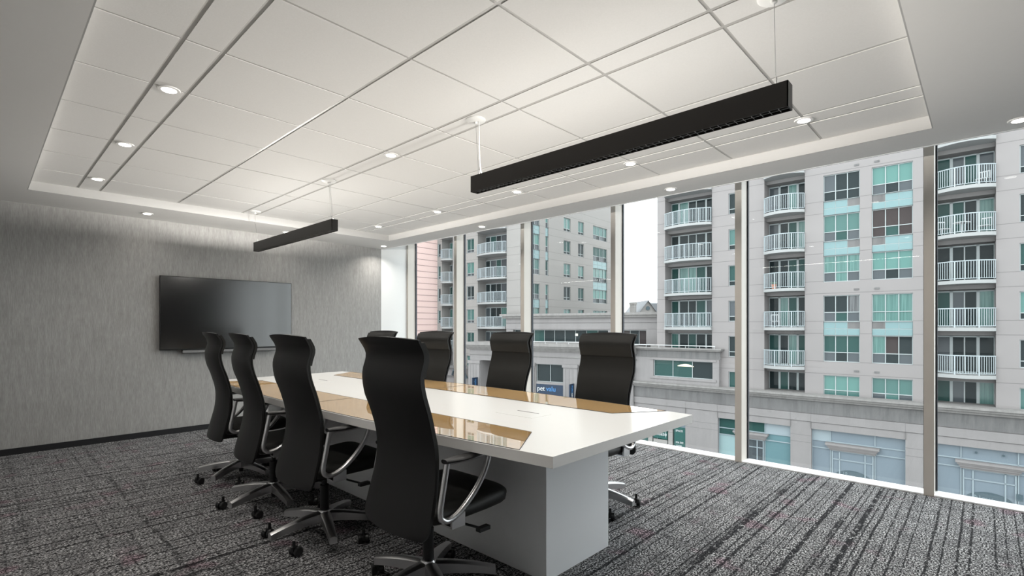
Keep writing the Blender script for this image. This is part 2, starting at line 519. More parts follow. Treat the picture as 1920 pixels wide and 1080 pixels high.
# ------------------------------------------------------------------ downlights
def disc_light(name, parent, loc, size, watts, col=(1, .95, .88), spread=2.4):
    ld = bpy.data.lights.new(name, 'AREA'); ld.shape = 'DISK'; ld.size = size; ld.energy = watts
    ld.color = col; ld.spread = spread
    return link(name, ld, parent, loc)
def downlight():
    r = thing('downlight', 'x', 'ceiling light', group='recessed downlights')
    b = MB(); b.lathe([(.036, 0), (.036, -.006), (.052, -.006), (.055, -.001), (.055, 0)], seg=28)
    b.v = b.v; build('trim_ring', b, MT['ring'], r, autosm=True)
    b = MB(); b.cyl(0, 0, -.0075, -.0055, .036, seg=28); build('lens', b, MT['led'], r)
    disc_light('lamp', r, (0, 0, -.012), .07, K_DOWN)
    return r
dl = downlight(); used = False
strips = [
    (.723, [3.29, 4.51, 5.75, .84, 2.07], ZT, 'the left ceiling tile strip',
     ['nearest of the three seen', 'middle of the three seen', 'farthest of the three seen', 'unseen, fifth from the end wall', 'unseen, fourth from the end wall']),  # last two are unseen, outside the view, kept for the light they add
    (2.163, [3.31], ZT, 'the centre ceiling strip', ['between the two pendant lights']),
    (3.60, [.84, 2.08, 3.32, 4.56, 5.80], ZT, 'the tile strip near the windows',
     ['nearest the camera', 'second from the camera', 'third from the camera', 'fourth from the camera', 'farthest, by the end wall']),
    (4.25, [-.15, 2.05, 4.51, 6.70], ZS, 'the soffit beside the windows',
     ['at the right edge of the view', 'second from the right', 'third from the right', 'in the far corner']),
]
for xx, ys, zz, where, names in strips:
    for yy, nm in zip(ys, names):
        o = dl if not used else copy_tree(dl); used = True
        o.location = (xx, yy, zz)
        tag(o, 'lit downlight in %s, %s' % (where, nm))
for xx, nm in ((1.26, 'left one above the television'), (2.76, 'behind the far pendant light')):
    o = copy_tree(dl); o.location = (xx, 6.65, ZS)
    tag(o, 'lit round downlight in the end wall soffit, %s' % nm)
    for ch in o.children:
        if ch.type == 'LIGHT': ch.data = ch.data.copy(); ch.data.energy = K_DOWN * .2

# ------------------------------------------------------------------ linear pendants
def pendant(label, y0, y1, near_cord):
    r = thing('pendant_light', label, 'pendant light', (2.195, y0, ZT), 0, 'black linear pendant lights')
    L = y1 - y0; zb, zt_ = 2.13 - ZT, 2.232 - ZT; hw = .03
    b = MB()
    b.box(-hw, -hw + .004, 0, L, zb, zt_); b.box(hw - .004, hw, 0, L, zb, zt_)
    b.box(-hw, hw, 0, .004, zb, zt_); b.box(-hw, hw, L - .004, L, zb, zt_)
    b.box(-hw + .004, hw - .004, .004, L - .004, zb + .04, zb + .05)
    build('housing', b, MT['lampblack'], r)
    b = MB(); n = int(L / .034)
    for k in range(1, n):
        yy = .004 + (L - .008) * k / n
        b.box(-hw + .004, hw - .004, yy - .0015, yy + .0015, zb + .002, zb + .022)
    b.box(-.0015, .0015, .004, L - .004, zb + .002, zb + .022)
    build('louvre', b, MT['louvre'], r)
    b = MB(); b.quad([(-.025, .02, zt_ - .0005), (.025, .02, zt_ - .0005), (.025, L - .02, zt_ - .0005), (-.025, L - .02, zt_ - .0005)]); build('lamp_strip', b, MT['pled'], r)
    for k, yy in enumerate((.05, L - .05)):
        b = MB(); b.lathe([(.062, 0), (.062, -.006), (.052, -.014), (.012, -.016), (.012, -.03), (.006, -.032)], -.03, yy, 24)
        build('ceiling_canopy', b, MT['canopy'], r, autosm=True)
        b = MB(); b.tube([(-.03, yy, -.03), (-.012, yy, zt_ + .06), (-.004, yy, zt_)], .0014, 6)
        b.cyl(-.004, yy, zt_, zt_ + .035, .004, seg=8)
        build('hanging_wire', b, MT['wire'], r)
        if (k == 1) == near_cord:
            b = MB(); b.tube(spline([(-.022, yy - .02, -.014), (-.03, yy - .03, -.10), (-.012, yy - .012, -.20), (-.008, yy - .02, zt_ + .03), (0, yy - .035, zt_)]), .0032, 8)
            build('power_cord', b, MT['cord'], r)
    for nm, zz, w, rx in (('downlight_strip', zb - .003, K_PDOWN, 0),):
        ld = bpy.data.lights.new(nm, 'AREA'); ld.shape = 'RECTANGLE'; ld.size = .045; ld.size_y = L - .05
        ld.energy = w; ld.color = (1, .965, .90)
        link(nm, ld, r, (0, L / 2, zz), (rx, 0, 0))
    return r
pendant('long black linear pendant light nearer the camera, above the near table half', .56, 2.404, True)
pendant('black linear pendant farther away, above the far half of the table', 4.255, 6.12, False)

# ------------------------------------------------------------------ television and soundbar
tv = thing('television', 'large black wall mounted television on the grey end wall', 'television', (2.19, YE - .003, 1.02))
b = MB(); b.box(-.30, .30, -.035, 0, .25, .60); build('wall_mount', b, MT['tvframe'], tv)
b = MB(); b.box(-.757, .757, -.062, -.036, -.03, .84); build('cabinet', b, MT['tvframe'], tv, bevel=.003)
b = MB(); b.box(-.750, .750, -.0635, -.0622, -.016, .833); build('screen', b, MT['screen'], tv)
sb = thing('soundbar', 'slim dark grey soundbar on the wall under the television', 'soundbar', (2.195, YE - .003, .972))
b = MB(); b.box(-.535, .535, -.07, -.018, -.022, .014); build('body', b, MT['barfab'], sb, bevel=.005)
b = MB(); b.box(-.538, .538, -.075, -.019, -.0255, -.0225); b.box(-.538, .538, -.075, -.019, .0145, .017); build('end_trim', b, MT['tvframe'], sb)
b = MB(); b.box(-.2, .2, -.018, 0, -.015, .01); build('bracket', b, MT['tvframe'], sb)
b = MB(); b.cyl(0, 0, 0, .006, .008, seg=14); build('status_light', b, MT['white'], sb, (0.03, -.0705, -.004), (PI / 2, 0, 0))

# ------------------------------------------------------------------ conference table
TC, T0, T1 = 2.225, 1.255, 5.405
def halfw(y):
    k = (y - (T0 + T1) / 2) / ((T1 - T0) / 2)
    return .655 + .115 * (1 - k * k)
tb = thing('conference_table', 'long white boat shaped conference table with tan glass inlays', 'table', (TC, 0, 0))
NN = 24
ysl = [T0 + (T1 - T0) * k / NN for k in range(NN + 1)]
poly = [(halfw(y), y) for y in ysl] + [(-halfw(y), y) for y in reversed(ysl)]
b = MB(); b.prism(poly, .701, .75)
top = build('tabletop', b, MT['lam'], tb, bevel=.0015)
top.data.materials.append(MT['lam_edge'])
for p in top.data.polygons:
    if abs(p.normal.z) < .5: p.material_index = 1
IN = .365
def inlay(s, ya, yb, da, db):
    """glass panel: outer edge from ya+da to yb+db, inner edge from ya.. at x=IN"""
    n = 12; out = []
    yo0, yo1 = ya[0], yb[0]; yi0, yi1 = ya[1], yb[1]
    outer = [(s * (halfw(yo0 + (yo1 - yo0) * k / n) - .006), yo0 + (yo1 - yo0) * k / n) for k in range(n + 1)]
    inner = [(s * IN, yi1), (s * IN, yi0)]
    return outer + inner
MID = (T0 + T1) / 2
for s in (-1, 1):
    for ya, yb in (((1.425, 1.62), (MID - .0015, MID - .0015)), ((MID + .0015, MID + .0015), (5.235, 5.04))):
        pl = inlay(s, ya, yb, 0, 0)
        if s < 0: pl = pl[::-1]
        b = MB(); b.prism(pl, .7503, .7520)
        o = build('glass_inlay', b, MT['inlay'], tb)
        b = MB()
        ring = [Vector((x, y, .7507)) for x, y in pl]
        b.tube(ring, .0024, 4, closed=True)
        build('seam', b, MT['gasket'], o)
b = MB(); b.box(-.085, .085, 1.86, 2.15, .7502, .7512); lid = build('power_lid', b, MT['lam'], tb)
b = MB(); b.box(.052, .060, 1.93, 2.10, .7512, .7518); build('cable_slot', b, MT['slot'], lid)
b = MB(); b.box(-.085, .085, 4.51, 4.80, .7502, .7512); lid = build('power_lid', b, MT['lam'], tb)
b = MB(); b.box(.052, .060, 4.57, 4.74, .7512, .7518); build('cable_slot', b, MT['slot'], lid)
for ya, yb in ((1.585, 2.455), (4.205, 5.075)):
    b = MB(); b.box(-.295, .27, ya, yb, 0, .7008); build('pedestal', b, MT['ped'], tb, bevel=.0015)
b = MB(); b.box(-.29, .265, 2.458, 4.202, .0, .7008); build('centre_panel', b, MT['ped'], tb)

# ------------------------------------------------------------------ office chairs
def chair():
    r = thing('office_chair', 'x', 'chair', group='black high back office chairs round the table')
    # five arm aluminium base
    b = MB(); b.lathe([(.028, .075), (.040, .082), (.042, .135), (.034, .150), (.026, .152)], seg=24)
    star = build('star_base', b, MT['alu'], r, autosm=True)
    for k in range(5):
        a = 2 * PI * k / 5; ca, sa = math.cos(a), math.sin(a)
        b = MB(); rs = []
        for q in range(9):
            t = q / 8; rad = .030 + .295 * t
            zt = .144 - .012 * t - .034 * t * t; zb = zt - (.060 - .020 * t); w0 = .029 - .009 * t
            prof = [(-w0, zb), (w0, zb), (w0 * 1.05, zt - .008), (w0 * .4, zt), (-w0 * .4, zt), (-w0 * 1.05, zt - .008)]
            rs.append([(rad * ca - u * sa, rad * sa + u * ca, z) for u, z in prof])
        b.rings(rs); build('base_arm', b, MT['alu'], star, autosm=True)
        c = MB(); cx, cy = .318 * ca, .318 * sa
        c.cyl(0, 0, .048, .085, .009, seg=10)
        for sgn in (-1, 1):
            y0, y1 = sgn * .005, sgn * .031
            c.rings([[(.014 + q * .026 * math.cos(2 * PI * i / 20), yy, .027 + q * .026 * math.sin(2 * PI * i / 20)) for i in range(20)]
                     for yy, q in ((y0, .9), (y0 + (y1 - y0) * .15, 1), (y0 + (y1 - y0) * .85, 1), (y1, .82))])
        c.box(-.012, .022, -.006, .006, .022, .055)
        build('caster', c, MT['caster'], r, (cx, cy, 0), (0, 0, a + 1.1 + k * 1.7), autosm=True)
    b = MB(); b.cyl(0, 0, .085, .30, .027, .026); b.cyl(0, 0, .30, .40, .015, .015); b.cyl(0, 0, .045, .085, .016, .018)
    build('gas_column', b, MT['black'], r, autosm=True)
    # mechanism under the seat with lever
    b = MB()
    b.prism([(-.15, -.07), (.09, -.07), (.13, -.03), (.13, .03), (.09, .07), (-.15, .07)], .345, .395)
    mech = build('seat_mechanism', b, MT['black'], r, bevel=.008)
    b = MB(); b.tube([(.04, -.05, .362), (.06, -.18, .352), (.11, -.26, .335)], [.006, .006, .006], 8)
    b.box(.085, .15, -.275, -.245, .325, .343); build('lever', b, MT['black'], mech)
    # seat cushion, waterfall front
    prof = [(-.160, .425, .470), (-.14, .400, .484), (-.05, .392, .480), (.08, .392, .480), (.20, .392, .492), (.29, .398, .490), (.340, .412, .462)]
    rs = []
    for x, z0, z1 in spline(prof, 3):
        w = .245 + .008 * math.sin((x + .2) / .55 * PI)
        if x > .28: w -= (x - .28) * .8
        if x < -.15: w -= (-.15 - x) * .6
        zm = (z0 + z1) / 2; ring = []
        for i in range(20):
            a = 2 * PI * i / 20; cc, ss = math.cos(a), math.sin(a)
            e = .35
            yy = w * math.copysign(abs(cc) ** e, cc); zz = zm + (z1 - z0) / 2 * math.copysign(abs(ss) ** .6, ss)
            ring.append((x, yy, zz))
        rs.append(ring)
    b = MB(); b.rings(rs); build('seat', b, MT['leather'], r, smooth=True)
    # back: double curved panel
    Z = [1.212, 1.20, 1.18, 1.16, 1.14, 1.12, 1.10, 1.075, 1.05, 1.025, 1.0, .97, .94, .905, .87, .835, .80, .765, .73, .695, .66, .63, .60, .57, .54, .51, .48, .45, .42, .395, .375, .362, .355]
    tabx = [(1.212, -.250), (1.14, -.213), (1.05, -.232), (.96, -.220), (.87, -.188), (.73, -.154), (.60, -.158), (.48, -.185), (.355, -.217)]
    def back_x(z):
        for k in range(len(tabx) - 1):
            (za, xa), (zb, xb) = tabx[k], tabx[k + 1]
            if zb - 1e-9 <= z <= za + 1e-9:
                t = (za - z) / (za - zb)
                p = tabx[max(k - 1, 0)]; q = tabx[min(k + 2, len(tabx) - 1)]
                ma = (xb - p[1]) / max(p[0] - zb, 1e-6) * (za - zb); mb = (q[1] - xa) / max(za - q[0], 1e-6) * (za - zb)
                t2, t3 = t * t, t * t * t
                return (2 * t3 - 3 * t2 + 1) * xa + (t3 - 2 * t2 + t) * ma + (-2 * t3 + 3 * t2) * xb + (t3 - t2) * mb
        return tabx[-1][1]
    def back_w(z):
        tab = [(1.212, .240), (1.14, .233), (1.05, .233), (.94, .240), (.80, .230), (.66, .232), (.54, .243), (.44, .250), (.395, .250), (.37, .242), (.355, .222)]
        for (za, xa), (zb, xb) in zip(tab, tab[1:]):
            if z <= za and z >= zb: return xa + (xb - xa) * (za - z) / (za - zb)
        return tab[-1][1]
    def panel(off0, off1, inset, zmin, zmax, pill=0.0, n=12):
        fr, bk = [], []
        zz = [z for z in Z if zmin <= z <= zmax]
        for z in zz:
            w = back_w(z) - inset; F = []; B = []
            for i in range(n + 1):
                u = -1 + 2 * i / n
                cv = .030 * (u * u)             # wraps forward at the sides
                bulge = .010 * (1 - u ** 4)
                arch = .012 * (1 - u * u) if z > 1.2 else 0
                x0 = back_x(z) + cv
                edge = .4 + .6 * (1 - abs(u) ** 6)
                F.append((x0 + off1 + bulge + (pill if z > 1.06 else 0) * (1 - u ** 6), w * u, z + arch))
                B.append((x0 + off0 + .006 * abs(u) ** 6, w * u, z + arch))
            fr.append(F); bk.append(B)
        m_ = MB()
        rings = [f + bb[::-1] for f, bb in zip(fr, bk)]
        m_.rings(rings); return m_
    build('back_shell', panel(-.022, -.004, 0, .35, 1.22), MT['shell'], r, autosm=True)
    b = panel(-.004, .010, .008, .40, 1.05); build('back_cushion', b, MT['leather'], r, autosm=True)
    b = panel(-.004, .020, .010, 1.05, 1.20, .004); build('headrest', b, MT['leather'], r, autosm=True)
    b = MB(); b.tube(spline([(-.10, 0, .365), (-.165, 0, .36), (-.182, 0, .39), (-.172, 0, .44)], 5), .016, 10, flat=.6)
    build('back_bracket', b, MT['black'], r, autosm=True)
    # arms: closed aluminium loop with pad
    for s in (-1, 1):
        yy = s * .262
        pts = [(-.100, yy, .672), (-.118, yy, .58), (-.138, yy, .475), (-.128, yy, .442), (-.09, yy, .428), (-.02, yy * .99, .452),
               (.06, yy * .99, .515), (.115, yy, .585), (.142, yy, .64), (.148, yy, .668), (.13, yy, .682), (.02, yy, .680), (-.085, yy, .682)]
        c = spline(pts + [pts[0]], 5)[:-1]
        b = MB(); b.tube(c, .0142, 12, closed=True)
        b.prism([(-.075, yy - .006), (.0, yy - .006), (.0, yy + .006), (-.075, yy + .006)], .385, .445)
        b.box(-.075, .0, min(yy, s * .18), max(yy, s * .18), .385, .393)
        arm = build('armrest', b, MT['alu'], r, autosm=True)
        b = MB(); rs = []
        for q in range(9):
            t = q / 8; x = -.115 + .21 * t; w = .036 * (math.sin(PI * min(max(t, .06), .94)) ** .35); zc = .687
            rs.append([(x, yy + w * math.copysign(abs(math.cos(a)) ** .7, math.cos(a)), zc + .010 * math.sin(a)) for a in [2 * PI * i / 14 for i in range(14)]])
        b.rings(rs); build('arm_pad', b, MT['black'], arm, autosm=True)
    return r
proto = chair()
spots = [ # x, y, facing, star angle, label
    (1.487, 1.955, 0.0, 1.85, 'black office chair on the near long side, closest to the camera'),
    (1.455, 2.950, 0.0, PI, 'black office chair on the left side of the table, second from the camera'),
    (1.462, 3.745, -5.5, 3.40, 'black office chair on the left side of the table, third from the camera'),
    (1.525, 4.590, -5.0, 2.50, 'black office chair at far left of the table, in front of the television'),
    (3.000, 2.050, 180, -1.48, 'black office chair on the window side of the table, nearest the camera'),
    (2.970, 3.000, 180, .5, 'black office chair on the window side, just left of the navy shop sign outside'),
    (2.850, 3.900, 184, 1.1, 'black office chair on the window side, third from the camera, before the pink building'),
    (2.790, 4.740, 184, .2, 'black office chair on the window side, farthest away, only its top showing'),
]
for i, (x, y, a, st, lb) in enumerate(spots):
    o = proto if i == 0 else copy_tree(proto)
    o.location = (x, y, 0); o.rotation_euler = (0, 0, math.radians(a)); tag(o, lb)
    turn = st - math.radians(a)
    for ch in o.children:
        nm = ch.name.split('.')[0]
        if nm == 'star_base': ch.rotation_euler = (0, 0, turn)
        elif nm == 'caster':
            lx, ly = ch.location.x, ch.location.y; c, s = math.cos(turn), math.sin(turn)
            ch.location.x, ch.location.y = lx * c - ly * s, lx * s + ly * c
# ------------------------------------------------------------------ the street outside
GZ = -9.35
b = MB(); b.box(8, 36.5, -90, 120, GZ - .3, GZ - .12)
tag(build('street', b, MT['asphalt']), 'asphalt street below the windows', 'street', kind='structure')
b = MB(); b.box(32.5, 120, -90, 160, GZ - .3, GZ)
tag(build('sidewalk', b, MT['sidewalk']), 'pale sidewalk along the shop fronts across the street', 'sidewalk', kind='structure')

def facade(mb, s0, s1, z0, z1, ops, y=0.0, rev=0.15, mi=0):
    S = sorted(set([s0, s1] + [v for o in ops for v in o[:2] if s0 < v < s1]))
    ZZ = sorted(set([z0, z1] + [v for o in ops for v in o[2:4] if z0 < v < z1]))
    for a, c in zip(S, S[1:]):
        run = None
        for d, e in zip(ZZ, ZZ[1:]):
            ms, mz = (a + c) / 2, (d + e) / 2
            hole = any(o[0] < ms < o[1] and o[2] < mz < o[3] for o in ops)
            if not hole:
                if run is None: run = d
            if (hole or e == z1) and run is not None:
                top = d if hole else e
                mb.quad([(a, y, run), (c, y, run), (c, y, top), (a, y, top)], mi); run = None
    for o in ops:
        p, q, u, v = o[:4]; r = o[4] if len(o) > 4 else rev
        p, q = max(p, s0), min(q, s1); u, v = max(u, z0), min(v, z1)
        mb.quad([(p, y, u), (p, y + r, u), (p, y + r, v), (p, y, v)], mi)
        mb.quad([(q, y, u), (q, y, v), (q, y + r, v), (q, y + r, u)], mi)
        mb.quad([(p, y, u), (q, y, u), (q, y + r, u), (p, y + r, u)], mi)
        mb.quad([(p, y, v), (p, y + r, v), (q, y + r, v), (q, y, v)], mi)

_wc = {}
def window(parent, s, z, w, h, cols, split, up, low, y=0.10, name='window'):
    """s,z: lower left corner; up/low: materials per column"""
    key = (round(w, 2), round(h, 2), cols, split)
    if key not in _wc:
        b = MB(); f = .045; t = .06
        for k in range(cols + 1):
            x = (w - f) * k / cols; b.box(x, x + f, 0, t, 0, h)
        for zz in (0, h - f) + ((h * split - f / 2,) if split else ()): b.box(0, w, -.005, t, zz, zz + f)
        _wc[key] = b.mesh('window', MT['frame'])
    fr = link(name, _wc[key], parent, (s, y, z))
    k2 = key + (tuple(up), tuple(low))
    if k2 not in _wc:
        names = list(dict.fromkeys(list(up) + list(low))); b = MB()
        for k in range(cols):
            x0, x1 = w * k / cols, w * (k + 1) / cols
            zs = h * split if split else 0
            b.quad([(x0, .045, zs), (x1, .045, zs), (x1, .045, h), (x0, .045, h)], names.index(up[k % len(up)]))
            if split: b.quad([(x0, .045, 0), (x1, .045, 0), (x1, .045, zs), (x0, .045, zs)], names.index(low[k % len(low)]))
        _wc[k2] = b.mesh('pane', [MT[n] for n in names])
    link('pane', _wc[k2], fr)
    return fr

_bc = {}
def balcony(parent, s, z, w, seed=0, rail=True, bow=.55):
    """z is the slab top; s the left jamb of the recess"""
    if ('b', round(w, 2)) not in _bc:
        n = 16
        edge = [(w * k / n, -(.22 + bow * math.sin(PI * k / n) ** .8)) for k in range(n + 1)]
        b = MB(); b.prism(edge + [(w, 1.38), (0, 1.38)], -.20, 0)
        _bc['b', round(w, 2)] = b.mesh('balcony', MT['slab'])
        b = MB(); pts = [(x * (1 - .02) + .01 * w, y + .05) for x, y in edge]
        pts = [(pts[0][0], -.02)] + pts + [(pts[-1][0], -.02)]
        b.tube([(x, y, 1.07) for x, y in pts], .032, 6); b.tube([(x, y, .09) for x, y in pts], .022, 6)
        d = 0.0; L = 0.0; nxt = 0.06; kk = 0
        for (xa, ya), (xb, yb) in zip(pts, pts[1:]):
            seg = math.hypot(xb - xa, yb - ya)
            while nxt <= L + seg:
                t = (nxt - L) / seg; x = xa + (xb - xa) * t; y = ya + (yb - ya) * t
                r = .030 if kk % 9 == 0 else .012
                b.box(x - r, x + r, y - r, y + r, 0 if kk % 9 == 0 else .09, 1.07); nxt += .115; kk += 1
            L += seg
        _bc['r', round(w, 2)] = b.mesh('railing', MT['rail'])
    sl = link('balcony', _bc['b', round(w, 2)], parent, (s, 0, z))
    if rail: link('railing', _bc['r', round(w, 2)], sl)
    return sl
def balcony_door(parent, s, z, w, h, seed):
    rnd = random.Random(seed)
    cols = ['dark', 'dteal', 'dark', 'greyp', 'curt', 'dteal', 'dark']
    n = 5 if w > 3 else 4
    fr = [0, .27, .50, .73, 1] if n == 4 else [0, .17, .38, .55, .76, 1]
    b = MB()
    for i, f in enumerate(fr):
        t = .07 if i in (1, n - 1) else .03
        b.box(w * f - t, w * f + t, 0, .08, 0, h)
    b.box(0, w, 0, .08, h - .08, h); b.box(0, w, 0, .08, 0, .08)
    o = build('balcony_door', b, MT['frame'], parent, (s, 1.25, z))
    names = [rnd.choice(cols) for _ in range(n)]; un = list(dict.fromkeys(names)); p = MB()
    for i in range(n):
        p.quad([(w * fr[i], .05, 0), (w * fr[i + 1], .05, 0), (w * fr[i + 1], .05, h), (w * fr[i], .05, h)], un.index(names[i]))
    link('pane', p.mesh('pane', [MT[q] for q in un]), o)

def spandrel(parent, s, z, w, h, cols=3, bad=None):
    b = MB(); g = .03
    for k in range(cols):
        x0 = w * k / cols + g / 2; x1 = w * (k + 1) / cols - g / 2
        b.box(x0, x1, 0, .03, g, h * .46, 0)
        b.box(x0, x1, 0, .03, h * .50, h - g, 1 if k == bad else 0)
    b.box(0, w, .02, .04, 0, h, 2)
    return link('spandrel_panel', b.mesh('spandrel_panel', [MT['span'], MT['stained'], MT['frame']]), parent, (s, .07, z))

ANG = math.radians(-87.8)
T = [13.80, 11.17, 8.53, 5.88, 3.28, .68, -1.93]     # window head of each storey
FL = [11.76, 9.13, 6.48, 3.85, 1.20, -1.45]          # balcony slab tops

# ---- main residential tower
tw = thing('apartment_tower', 'pale concrete apartment tower with curved balconies filling the right windows', 'building', (38.4, .83, 0), ANG)
S0, S1, ZB, ZTOP = -18.54, 9.0, -3.4, 17.2
REC = [(-17.86, -14.16), (-10.52, -8.01), (-1.28, 1.26)]
TRI = [(-6.94, -4.95), (-4.33, -2.32)]
ops = []
for a, c in REC: ops.append((a, c, ZB, 16.2, 1.4))
NAR = [(-12.96, -11.73), (2.18, 3.70), (5.2, 6.7)]
for t_ in T:
    for a, c in TRI: ops.append((a, c, t_ - (1.72 if t_ > -1 else 1.5), t_))
    for a, c in NAR: ops.append((a, c, t_ - 1.52 - .13, t_ - .13))
sp_rows = [1, 2, 4]
for k in sp_rows:
    for a, c in TRI: ops.append((a, c, T[k + 1], T[k] - 1.72))
b = MB(); facade(b, S0, S1, ZB, ZTOP, ops)
b.quad([(S0, 0, ZB), (S0, 0, ZTOP), (S0, 16, ZTOP), (S0, 16, ZB)]); b.quad([(S1, 0, ZB), (S1, 16, ZB), (S1, 16, ZTOP), (S1, 0, ZTOP)])
b.quad([(S0, 0, ZTOP), (S1, 0, ZTOP), (S1, 16, ZTOP), (S0, 16, ZTOP)]); b.quad([(S0, 16, ZB), (S0, 16, ZTOP), (S1, 16, ZTOP), (S1, 16, ZB)])
build('facade_wall', b, MT['conc'], tw)
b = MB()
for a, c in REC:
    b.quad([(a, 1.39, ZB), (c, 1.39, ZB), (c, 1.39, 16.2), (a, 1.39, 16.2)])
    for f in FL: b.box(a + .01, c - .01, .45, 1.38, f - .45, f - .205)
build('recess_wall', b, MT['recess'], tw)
tri_var = {  # (row) -> upper, lower for the two triple windows
    0: ((['dark'], ['dark']), (['blind'], ['dark'])),
    1: ((['greyp', 'dark', 'dark'], ['dark', 'dark', 'dark']), (['lblind'], ['greyp', 'dark', 'greyp'])),
    2: ((['blind', 'blind', 'blind'], ['greyp', 'dteal', 'greyp']), (['brown', 'brown', 'brown'], ['brown', 'dteal', 'brown'])),
    3: ((['curt'], ['greyp', 'curt', 'greyp']), (['lblind'], ['greyp', 'dark', 'greyp'])),
    4: ((['dark', 'dark', 'gcurt'], ['greyp', 'dteal', 'greyp']), (['curt'], ['curt'])),
    5: ((['dteal'], ['greyp', 'dark', 'greyp']), (['curt', 'brown', 'dark'], ['greyp', 'dark', 'greyp'])),
    6: ((['lblind'], ['blind']), (['blind', 'blind', 'blind'], ['greyp', 'blind', 'greyp'])),
}
for k, t_ in enumerate(T):
    for j, (a, c) in enumerate(TRI):
        h = 1.72 if t_ > -1 else 1.5
        window(tw, a, t_ - h, c - a, h, 3, .36, *tri_var[k][j])
    for j, (a, c) in enumerate(NAR):
        v = ['lblind', 'dark', 'blind', 'dteal', 'greyp', 'dark', 'dteal'][(k + j * 3) % 7]
        window(tw, a, t_ - 1.65, c - a, 1.52, 2, .24, [v], ['dark'])
for k in sp_rows:
    for j, (a, c) in enumerate(TRI): spandrel(tw, a, T[k + 1], c - a, T[k] - 1.72 - T[k + 1], 3, 2 if j == 0 else 0)
for i, (a, c) in enumerate(REC):
    for k, f in enumerate(FL):
        if f > -1 or i > 0: balcony(tw, a, f, c - a)
        balcony_door(tw, a, f, c - a, 2.16, 10 * i + k)
    balcony_door(tw, a, -3.35, c - a, 1.45, 77 + i)
b = MB()
for a in (-5.25, -4.20):
    for k in (1, 4, 6): b.box(a, a + .26, -.03, 0, T[k] + .28, T[k] + .40)
build('wall_vents', b, MT['stained'], tw)['label'] = 'small dark vents in the wall'

# ---- stone podium with shops under the tower
pd = thing('shop_podium', 'low stone shop block with stained cornice under the apartment tower', 'building', (38.4, .83, 0), ANG)
PS0, PS1 = -20.5, 30.0
shops = [(-20.42 + 6.17 * k + 0.0, -16.02 + 6.17 * k + .0) for k in range(0, 1)] + [(-13.58, -8.78), (-7.55, -2.65), (-1.38, 3.52), (4.75, 9.65), (10.9, 15.8)]
b = MB()
facade(b, PS0, PS1, GZ, -5.05, [(a, c, GZ + .02, -5.48, .35) for a, c in shops], y=-.45)
b.box(PS0, PS1, -.50, -.2, -5.01, -4.50)
b.box(PS0, PS1, -.40, -.2, -5.06, -4.40)
b.box(PS0, PS0 + .01, -.45, 12, GZ, -3.4)
for s in (-16.0, -13.59, -8.77, -7.57, -2.65, -1.38, 3.52): b.box(s - .012, s + .012, -.505, -.45, -5.48, -4.50) if 0 else None
build('stone_wall', b, MT['stone'], pd)
b = MB()
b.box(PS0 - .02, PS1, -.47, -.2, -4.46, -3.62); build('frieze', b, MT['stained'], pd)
b = MB(); b.prism([(PS0 - .5, -1.0), (PS1, -1.0), (PS1, 2.0), (PS0 - .5, 2.0)], -3.32, -3.20)
b.prism([(PS0 - .35, -.85), (PS1, -.85), (PS1, 0), (PS0 - .35, 0)], -3.46, -3.32)
b.prism([(PS0 - .15, -.65), (PS1, -.65), (PS1, 0), (PS0 - .15, 0)], -3.62, -3.46)
build('cornice', b, MT['cap'], pd)
b = MB()
for s in (-16.0, -13.59, -8.77, -7.57, -2.65, -1.38, 3.52, 4.75):
    b.box(s - .012, s + .012, -.507, -.44, -5.47, -4.50)
for a, c in [(-16.02, -13.58), (-8.78, -7.55), (-2.65, -1.38), (3.52, 4.75)]:
    for zz in (-5.96, -6.42): b.box(a, c, -.455, -.44, zz - .015, zz + .015)
build('stone_joints', b, MT['recess'], pd)['label'] = 'dark joints between stone blocks'
def shopfront(a, c, kind):
    w = c - a; y = -.15
    b = MB(); f = .05
    b.box(a, c, y - .05, y + .05, -5.53, -5.48); b.box(a, c, y - .06, y + .05, -6.24, -6.18); b.box(a, c, y - .06, y + .05, -6.72, -6.66)
    xs = {0: [a, a + .9, a + 2.0, a + 2.95, a + 3.45, c], 1: [a, a + 1.35, a + 3.15, c], 2: [a, a + 1.05, a + 3.4, c], 3: [a, a + 1.2, a + 3.5, c]}[kind]
    for s in xs: b.box(s - f / 2, s + f / 2, y - .06, y + .05, GZ + .02, -5.48)
    fr = build('shop_window', b, MT['shopf'], pd)
    p = MB()
    tops = {0: [0, 0, 0, 0, 0], 1: [1, 1, 5], 2: [5, 0, 0], 3: [0, 0, 0]}[kind]
    for i in range(len(xs) - 1):
        p.quad([(xs[i], y, -6.2), (xs[i + 1], y, -6.2), (xs[i + 1], y, -5.5), (xs[i], y, -5.5)], tops[i])
        p.quad([(xs[i], y, -6.7), (xs[i + 1], y, -6.7), (xs[i + 1], y, -6.2), (xs[i], y, -6.2)], {1: [1, 1, 3][i] if i < 3 else 0}.get(kind, 0))
        low = 0
        if kind == 1: low = [4, 1, 3][i]
        if kind == 0: low = 1
        p.quad([(xs[i], y, GZ), (xs[i + 1], y, GZ), (xs[i + 1], y, -6.7), (xs[i], y, -6.7)], low)
    link('pane', p.mesh('pane', [MT['shop'], MT['dteal'], MT['greyp'], MT['shopt'], MT['shopw'], MT['shopf']]), fr)
    return xs
